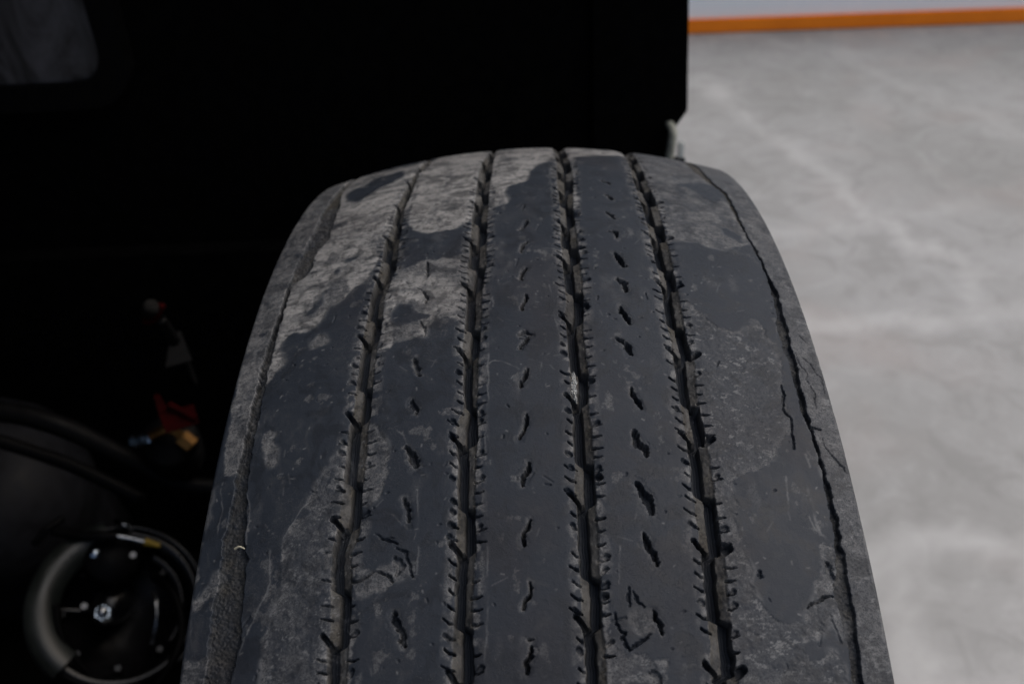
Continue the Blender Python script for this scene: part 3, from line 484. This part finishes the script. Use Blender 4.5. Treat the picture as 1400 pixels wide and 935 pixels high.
    # sidewalls continue the same rows
    def side(sgn):
        xe = XR*sgn; re = RT-CR*XR**2-.001
        pr = [(xe, re), (xe+.0006*sgn, re-.003), (xe+.001*sgn, re-.010), (xe+.004*sgn, re-.022), (xe+.009*sgn, re-.045), (xe+.0125*sgn, re-.075), (xe+.0135*sgn, re-.10),
              (xe+.0105*sgn, re-.135), (xe+.003*sgn, re-.165), (xe-.010*sgn, re-.188), (xe-.022*sgn, re-.200), (xe-.030*sgn, re-.207)]
        rows = np.array(pr); t = np.tile(th[:, :1], (1, len(pr)-1))
        rr = rows[1:, 1][None]; xx = np.broadcast_to(rows[1:, 0][None], t.shape)
        return np.stack([xx, -rr*np.sin(t), rr*np.cos(t)], -1)
    SLm, SRm = side(-1), side(1)
    P = np.concatenate([SLm[:, ::-1], P, SRm], 1)
    k = SLm.shape[1]
    def pad(a, v=0.): return np.pad(a, ((0, 0), (k, k)), constant_values=v)
    wear = np.stack([pad(dust_light, .25), pad(mud), pad(np.clip(pale, 0, 1)), np.ones((ns, nx+2*k))], -1)
    reg = pad(region, 8)
    # per-vertex normals of the closed ring (rows wrap)
    Pw = np.concatenate([P[-1:], P, P[:1]], 0)
    du = Pw[2:]-Pw[:-2]; dv_ = np.empty_like(P); dv_[:, 1:-1] = P[:, 2:]-P[:, :-2]; dv_[:, 0] = P[:, 1]-P[:, 0]; dv_[:, -1] = P[:, -1]-P[:, -2]
    Nn = np.cross(du, dv_); Nn /= np.linalg.norm(Nn, axis=-1, keepdims=True)+1e-12
    mid = P[10, k+nx//2]; 
    if Nn[10, k+nx//2] @ np.array([0, mid[1], mid[2]]) < 0: Nn = -Nn
    ncol = P.shape[1]
    idx = np.arange(ns*ncol).reshape(ns, ncol); nxt = np.roll(idx, -1, 0)
    F = np.stack([idx[:, :-1], idx[:, 1:], nxt[:, 1:], nxt[:, :-1]], -1)
    fr = np.maximum(np.maximum(reg[:, :-1], reg[:, 1:]), np.roll(np.maximum(reg[:, :-1], reg[:, 1:]), -1, 0))
    mn = np.minimum(np.minimum(reg[:, :-1], reg[:, 1:]), np.roll(np.minimum(reg[:, :-1], reg[:, 1:]), -1, 0))
    fr = np.where(mn == 0, 0, np.where((fr == 8) & (mn < 8), mn, fr)); fr = np.where(fr == 8, 0, fr)
    Pf, Nf, Wf = P.reshape(-1, 3), Nn.reshape(-1, 3), wear.reshape(-1, 4)
    Ff, rf = F.reshape(-1, 4), fr.reshape(-1)
    # orient faces outwards
    f0 = Ff[len(Ff)//2]; nn = np.cross(Pf[f0[1]]-Pf[f0[0]], Pf[f0[2]]-Pf[f0[0]])
    if nn @ Nf[f0[0]] < 0: Ff = Ff[:, ::-1]
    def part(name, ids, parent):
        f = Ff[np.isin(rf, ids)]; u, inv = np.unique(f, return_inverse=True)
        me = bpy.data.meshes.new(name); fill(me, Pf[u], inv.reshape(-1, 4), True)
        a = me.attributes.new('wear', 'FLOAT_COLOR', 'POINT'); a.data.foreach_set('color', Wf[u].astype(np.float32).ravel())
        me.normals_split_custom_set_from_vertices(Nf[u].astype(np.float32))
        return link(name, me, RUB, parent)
    tyre = part('tyre', [0], truck); tyre.location = (0, 0, RT)
    tyre['label'] = 'worn black truck tyre with straight ribs and torn shoulders'
    names = {1: ('shoulder_edge', 'narrow outer strip beyond the wide gritty left groove'), 2: ('shoulder_rib', 'left shoulder rib, half polished and half scuffed'),
             3: ('tread_rib', 'second rib with scuffed top and a torn crater'), 4: ('tread_rib', 'middle rib with a row of small crooked slits'),
             5: ('tread_rib', 'fourth rib with a row of torn open holes'), 6: ('shoulder_rib', 'right shoulder rib with a rough grey patch'), 7: ('shoulder_edge', 'smooth grey outer strip beside the right groove')}
    for i, (nme, lb) in names.items():
        o = part(nme, [i], tyre); o['label'] = lb
    return tyre
tyre = make_tyre()
# ---- wheel rim inside the tyre
Mx = Matrix.Translation((0, 0, RT)) @ Matrix.Rotation(rad(90), 4, 'Y')      # local z -> +x
bm = bmesh.new()
lathe(bm, [(.297, -.118), (.292, -.112), (.280, -.104), (.268, -.09), (.262, 0), (.268, .09), (.280, .104), (.290, .112), (.297, .118), (.292, .124), (.280, .118), (.262, .100),
           (.250, .06), (.244, .0), (.225, -.02), (.17, -.035), (.12, -.030), (.12, -.034), (.17, -.040), (.225, -.026), (.252, -.01), (.256, -.09), (.280, -.118), (.292, -.124), (.297, -.118)], Mx, 64)
rim_ = bm_obj('wheel_rim', bm, RIM, truck, True)
bm = bmesh.new(); lathe(bm, [(.0, .075), (.07, .075), (.085, .06), (.09, .0), (.13, -.028), (.13, -.06), (.0, -.06)], Mx, 40); bm_obj('hub', bm, GLOSS, rim_, True)
for i in range(10):
    a = i*math.pi/5; bm = bmesh.new()
    Mn = Mx @ Matrix.Translation((.155*math.cos(a), .155*math.sin(a), -.034))
    lathe(bm, [(.0, .045), (.012, .045), (.012, .02), (.017, .018), (.017, -.002)], Mn, 6); bm_obj('lug_nut', bm, STEEL, rim_)
bm = bmesh.new(); lathe(bm, [(0, -.06), (.06, -.06), (.06, -1.0), (0, -1.0)], Mx, 24); bm_obj('axle', bm, BLK, truck, True)

# ---- body panels of the wheel bay, and added panels that block light
def panel():
    bm = bmesh.new()
    prism(bm, [(-1.7, .70), (.150, .70), (.164, .80), (.172, .842), (.188, .866), (.181, 1.05), (.178, 1.9), (-1.7, 1.9)], .62, .66)
    o = bm_obj('rear_bay_panel', bm, BLK, truck)
    for x0 in (.075,):
        bm = bmesh.new(); add_box(bm, (x0, .612, .72), (x0+.012, .622, 1.9), .002); bm_obj('panel_fold', bm, BLK, o)
    return o
pn = panel()
bm = bmesh.new(); add_box(bm, (-1.7, -.9, 1.75), (-.30, .66, 1.80)); bm_obj('light_block_roof', bm, BLK, truck)  # unseen roof added to cut light and keep the left bay black
bm = bmesh.new(); add_box(bm, (-1.2, -.95, .25), (-1.16, .62, 1.75)); bm_obj('light_block_wall', bm, BLK, truck)  # side wall added to shut light out of the bay
bm = bmesh.new(); add_box(bm, (-1.16, -.6, .16), (-.19, .62, .20)); add_box(bm, (-1.16, .585, .2), (-.17, .615, .72)); bm_obj('light_block_tray', bm, BLK, truck)  # black tray and back sheet added to stop light leaking from below
bm = bmesh.new(); add_box(bm, (-.98, -.7, .92), (-.88, .58, 1.16), .008); add_box(bm, (-1.02, -.7, 1.12), (-.84, .58, 1.18), .006); bm_obj('frame_rail', bm, BLK, truck)
# pale bent bracket just beyond the tyre
bm = bmesh.new(); tube(bm, [(.160, .66, .852), (.1695, .612, .848), (.1690, .602, .838), (.1670, .602, .820), (.1650, .602, .800), (.162, .602, .77)], .0052)
bk = bm_obj('bent_bracket', bm, GALV, truck, True); bk['label'] = 'pale grey bent bracket at the lower corner of the bay panel'
bm = bmesh.new(); add_box(bm, (.164, .604, .806), (.186, .616, .811), .001); bm_obj('bracket_foot', bm, PLA, bk)
bm = bmesh.new(); add_box(bm, (.1765, .606, .811), (.1845, .612, .833), .002); bm_obj('highlight_tab', bm, mat('highlight_white', (.50, .52, .50), .4)[0], bk)  # white chip standing in for a bright highlight by the bracket

# ---- small dark window in the bay panel, upper left
def rrect(x0, x1, z0, z1, r, n=8):
    out = []
    for cx, cz, a in ((x1-r, z0+r, -90), (x1-r, z1-r, 0), (x0+r, z1-r, 90), (x0+r, z0+r, 180)):
        for k in range(n+1): t = rad(a+90*k/n); out.append((cx+r*math.cos(t), cz+r*math.sin(t)))
    return out
wx0, wx1, wz0, wz1 = -.95, -.482, .938, 1.28
bm = bmesh.new()
o_, i_ = rrect(wx0-.03, wx1+.03, wz0-.03, wz1+.03, .055), rrect(wx0, wx1, wz0, wz1, .038)
A = [bm.verts.new((x, .596, z)) for x, z in o_]; B = [bm.verts.new((x, .596, z)) for x, z in i_]; A2 = [bm.verts.new((x, .619, z)) for x, z in o_]; B2 = [bm.verts.new((x, .619, z)) for x, z in i_]
n = len(A)
for i in range(n):
    j = (i+1) % n
    for q in ((A[i], A[j], B[j], B[i]), (A[i], A2[i], A2[j], A[j]), (B[i], B[j], B2[j], B2[i])): bm.faces.new(q)
wf = bm_obj('window', bm, PLA, truck)
M_, t_, b_ = mat('smoked_pane', rough=.35, spec=.4); n_ = NB(t_)
c_ = n_.mix(n_.ramp(n_.noise(16, 6, .65, 1.2, (1, 1, .45)), .38, .66), (.009, .0095, .010), (.060, .060, .070))
n_.l(c_, b_.inputs['Base Color'])
bm = bmesh.new(); prism(bm, i_, .608, .6185); bm_obj('pane', bm, M_, wf)

# ---- brake chamber, lower left
ax = Vector((.36, -.50, .79)).normalized()
cc = Vector((-.462, .225, .482))
Mc = frame(cc, ax)
bm = bmesh.new(); lathe(bm, [(.0, -.16), (.07, -.155), (.080, -.13), (.082, -.02), (.086, -.012), (.086, .0), (.076, .004), (.072, -.020), (.066, -.045), (.0, -.047)], Mc, 56)
ch = bm_obj('brake_chamber', bm, GLOSS, truck, True); ch['label'] = 'round glossy black brake chamber beside the tyre'
bm = bmesh.new(); lathe(bm, [(.0865, -.010), (.0895, -.007), (.0905, -.002), (.089, .004), (.086, .0055), (.084, .003)], Mc, 72, (rad(-75), rad(95))); bm_obj('clamp_band', bm, GLOSS, ch, True)
bm = bmesh.new(); lathe(bm, [(.060, -.0145), (.064, -.009), (.066, -.0105)], Mc, 40, (rad(-60), rad(35))); bm_obj('cover_ring', bm, GLOSS, ch, True)
# green-grey cylindrical cover on the left side
bm = bmesh.new(); lathe(bm, [(.092, -.20), (.094, -.05), (.0945, .004), (.091, .014), (.078, .018), (.062, .010), (.060, .004)], Mc, 40, (rad(78), rad(205)))
gs = bm_obj('cover_shell', bm, GREEN, ch, True); gs['label'] = 'greenish grey curved cover on the left of the chamber'
# port boss with nuts
V = lambda a, b, h: Mc @ Vector((a, b, h))
def knob(a, b, h, r, ln, m, name, seg=20, par=ch):
    bm = bmesh.new(); lathe(bm, [(0, ln), (r*.8, ln), (r, ln*.8), (r, 0), (0, 0)], frame(V(a, b, h), ax), seg); return bm_obj(name, bm, m, par, seg > 8)
DSTEEL = simple('dull_steel', (.09, .092, .095), .35, .5, 1.)
DGALV = simple('dark_grey_metal', (.009, .0088, .0083), .8, .04)  # near-black grey for the hose fitting
bm = bmesh.new(); lathe(bm, [(0, .006), (.026, .006), (.030, .0), (.030, -.03), (0, -.03)], frame(V(.013, .052, .010), ax), 32); bs = bm_obj('port_boss', bm, PLA, ch, True)
knob(-.0316, .016, -.02, .0045, .03, DSTEEL, 'bolt', 6); knob(-.018, .0004, -.02, .0100, .034, CHROME, 'bolt', 6); knob(-.018, .0004, .012, .006, .010, STEEL, 'bolt', 16)
knob(-.0017, .0629, .010, .0065, .008, CHROME, 'bolt', 16); knob(.032, .043, .006, .0045, .012, DSTEEL, 'bolt', 6)
bm = bmesh.new(); tube(bm, [V(-.03, .105, .012), V(-.008, .086, .024), V(.010, .074, .03), V(.024, .067, .03)], .0060); bm_obj('air_hose', bm, PLA, ch, True)
bm = bmesh.new(); tube(bm, [V(.024, .067, .030), V(.036, .058, .030), V(.048, .048, .029)], .0028); h_ = bm_obj('steel_line', bm, STEEL, ch, True)
bm = bmesh.new(); tube(bm, [V(.047, .049, .029), V(.053, .044, .028), V(.060, .038, .027)], .0045, 12, .0028); bm_obj('yellow_sleeve', bm, YEL, ch, True)
bm = bmesh.new(); tube(bm, [V(.030, .087, .014), V(.036, .077, .022), V(.040, .070, .016)], .0028); bm_obj('wire_clip', bm, STEEL, ch, True)
bm = bmesh.new(); tube(bm, [V(.036, -.002, .004), V(.034, -.014, .012), V(.026, -.034, .012), V(.014, -.052, .004)], .0022); bm_obj('pull_rod', bm, STEEL, ch, True)
bm = bmesh.new(); tube(bm, [V(-.052, .10, .01), V(-.035, .108, .018), V(-.016, .112, .016)], .004); bm_obj('air_hose', bm, PLA, ch, True)

for a_ in range(8):                                        # housing studs and webs deep in the chamber
    aa = rad(20+a_*45); knob(.060*math.cos(aa), .060*math.sin(aa), -.046, .0045, .012, GLOSS, 'stud', 6)
for a_ in (150,):
    aa = rad(a_); bm = bmesh.new(); tube(bm, [V(.018*math.cos(aa), .018*math.sin(aa), -.040), V(.07*math.cos(aa), .07*math.sin(aa), -.036)], .0035); bm_obj('web', bm, GLOSS, ch, True)
knob(-.006, .012, -.046, .022, .030, GLOSS, 'piston_boss', 28)
bm = bmesh.new(); tube(bm, [V(.045, .02, -.03), V(.055, -.01, -.01), V(.050, -.045, .0), V(.03, -.075, .008), V(-.01, -.10, .0)], .0045); bm_obj('air_hose', bm, PLA, ch, True)
bm = bmesh.new(); tube(bm, [V(-.055, .03, .016), V(-.062, .0, .01), V(-.055, -.04, .0), V(-.035, -.09, -.01)], .0035); bm_obj('air_hose', bm, PLA, ch, True)

# ---- air spring: big smooth dark bellows at far left
Ma = frame((-.73, .46, .44), (.05, -.45, .9))
bm = bmesh.new(); lathe(bm, [(.0, .10), (.06, .10), (.085, .09), (.115, .06), (.130, .02), (.128, -.03), (.105, -.07), (.112, -.10), (.12, -.2), (0, -.2)], Ma, 48)
o = bm_obj('air_spring', bm, DGREY, truck, True); o['label'] = 'smooth dark grey air spring at the left of the wheel bay'
bm = bmesh.new(); lathe(bm, [(0, .106), (.030, .106), (.034, .1), (.034, .098)], Ma, 24); bm_obj('bead_plate', bm, GLOSS, o, True)

# ---- red bracket, brass elbow and its plated nut
R0 = Vector((-.362, .28, .702))
Mr = frame(R0, (.3, -.62, .72)) @ Matrix.Scale(.78, 4)
bm = bmesh.new()
prism(bm, [(-.022, -.004), (.022, -.004), (.022, .022), (-.020, .022)], -.002, .002, Mr @ Matrix.Rotation(rad(90), 4, 'X'))
prism(bm, [(-.022, -.03), (-.014, -.03), (-.010, -.005), (-.022, -.005)], -.002, .002, Mr @ Matrix.Rotation(rad(90), 4, 'X'))
rb = bm_obj('red_bracket', bm, RED, truck); rb['label'] = 'red painted bracket above the brass elbow'
bm = bmesh.new(); tube(bm, [Mr @ Vector((.020, -.016, .004)), Mr @ Vector((-.008, .012, .006))], .0035); bm_obj('brace_rod', bm, RED, rb, True)
def at2(p): return Vector(p)
bp = Vector((-.385, .28, .668))
bm = bmesh.new(); tube(bm, [bp+Vector((-.012, 0, .004)), bp+Vector((.006, 0, .012)), bp+Vector((.016, 0, .008)), bp+Vector((.026, 0, -.006))], .0050, 14)
br = bm_obj('brass_elbow', bm, BRASS, truck, True); br['label'] = 'small brass elbow fitting in the dark wheel bay'
bm = bmesh.new(); lathe(bm, [(0, .008), (.0075, .008), (.009, .006), (.009, -.008), (0, -.008)], frame(bp+Vector((.024, 0, -.004)), (.7, -.2, -.7)), 6); bm_obj('nut', bm, BRASS, br)
bm = bmesh.new(); lathe(bm, [(0, .011), (.006, .011), (.0065, .009), (.0065, -.011), (0, -.011)], frame(bp+Vector((-.022, 0, .000)), (1, 0, .15)), 6); bm_obj('plated_nut', bm, CHROME, br)
bm = bmesh.new(); lathe(bm, [(0, .0), (.026, .0), (.030, -.006), (.030, -.05), (0, -.05)], frame(bp+Vector((.004, .006, -.004)), (.2, -.5, .8)), 28); bm_obj('valve_body', bm, PLA, truck, True)
# ---- hose with pale and red fittings higher up
up = Vector((-.367, .30, .812))
bm = bmesh.new(); lathe(bm, [(0, .010), (.006, .010), (.008, .006), (.008, -.010), (0, -.010)], frame(up, (.4, -.5, .6)), 16); q_ = bm_obj('hose_fitting', bm, DGALV, truck, True)
bm = bmesh.new(); tube(bm, [up+Vector((-.010, 0, -.014)), up+Vector((.0, 0, -.012)), up+Vector((.012, 0, .004))], .0035); bm_obj('red_clip', bm, RED, q_, True)
bm = bmesh.new(); tube(bm, [up+Vector((.006, 0, -.012)), up+Vector((.010, .01, -.05)), up+Vector((.006, .03, -.11))], .006); bm_obj('air_hose', bm, PLA, truck, True)
bm = bmesh.new(); prism(bm, [(-.012, .014), (.014, .014), (.012, -.018), (.002, -.018)], -.002, .002, frame((-.357, .30, .762), (.3, -.6, .7)) @ Matrix.Rotation(rad(90), 4, 'X')); bm_obj('small_plate', bm, PLA, truck)
# ---- brake hose sweeping from the left above the chamber
bm = bmesh.new(); tube(bm, [(-.95, .20, .80), (-.72, .26, .735), (-.58, .30, .70), (-.50, .30, .675), (-.43, .30, .62), (-.37, .30, .585), (-.24, .32, .56)], .011); bm_obj('air_hose', bm, PLA, truck, True)
bm = bmesh.new(); tube(bm, [(-.95, .32, .70), (-.70, .34, .66), (-.55, .34, .60), (-.45, .32, .55)], .008); bm_obj('air_hose', bm, PLA, truck, True)

# ---- shred of clear plastic stuck in a tread groove
def shred():
    xs0, th0, th1 = .0232, 126.5/520, 145/520
    r = np.random.default_rng(4); bm = bmesh.new(); rows = []
    n = 46
    for i in range(n+1):
        t = i/n; th = th0+(th1-th0)*t; wd = .0016*min(1, (t+.03)/.25)*(1-max(0, t-.5)/.5*.85)*(1+.25*math.sin(t*23)); cx = xs0+.0006*t-.0008*math.sin(t*3)
        row = []
        for j in range(7):
            u = j/6-.5; rr = RT-CR*cx*cx-.0012-.0012*abs(u)+r.uniform(-.0006, .0006)
            row.append(bm.verts.new((cx+u*wd*2, -rr*math.sin(th), RT+rr*math.cos(th))))
        rows.append(row)
    for a, b in zip(rows, rows[1:]):
        for j in range(6): bm.faces.new((a[j], a[j+1], b[j+1], b[j]))
    M, t, b = mat('clear_film', (.40, .41, .40), .15, .6); b.inputs['Transmission Weight'].default_value = .35
    o = bm_obj('plastic_shred', bm, M); md = o.modifiers.new('thick', 'SOLIDIFY'); md.thickness = .0001
    tag(o, 'shiny crumpled clear plastic shred caught in the tyre groove right of the middle rib', 'plastic scrap')
    return o
shred()
def chip(th_mm, x_mm, L, name, lab):
    th = th_mm/520; x_ = x_mm/1000; rr = RT-CR*x_*x_-.0008
    bm = bmesh.new(); p = lambda a, b, h: Vector((x_+b, -(rr+h)*math.sin(th+a/.52), RT+(rr+h)*math.cos(th+a/.52)))
    tube(bm, [p(0, -L/2, .0008), p(-.0006, 0, .0018), p(.0002, L/2, .0010)], .0006, 7, .0003)
    o = bm_obj(name, bm, simple('dry_straw', (.30, .28, .21), .6), None, True); tag(o, lab, 'straw')
chip(205.6, -123.6, .0045, 'straw_bit', 'tiny pale bit of straw in the wide gritty groove at the left shoulder')
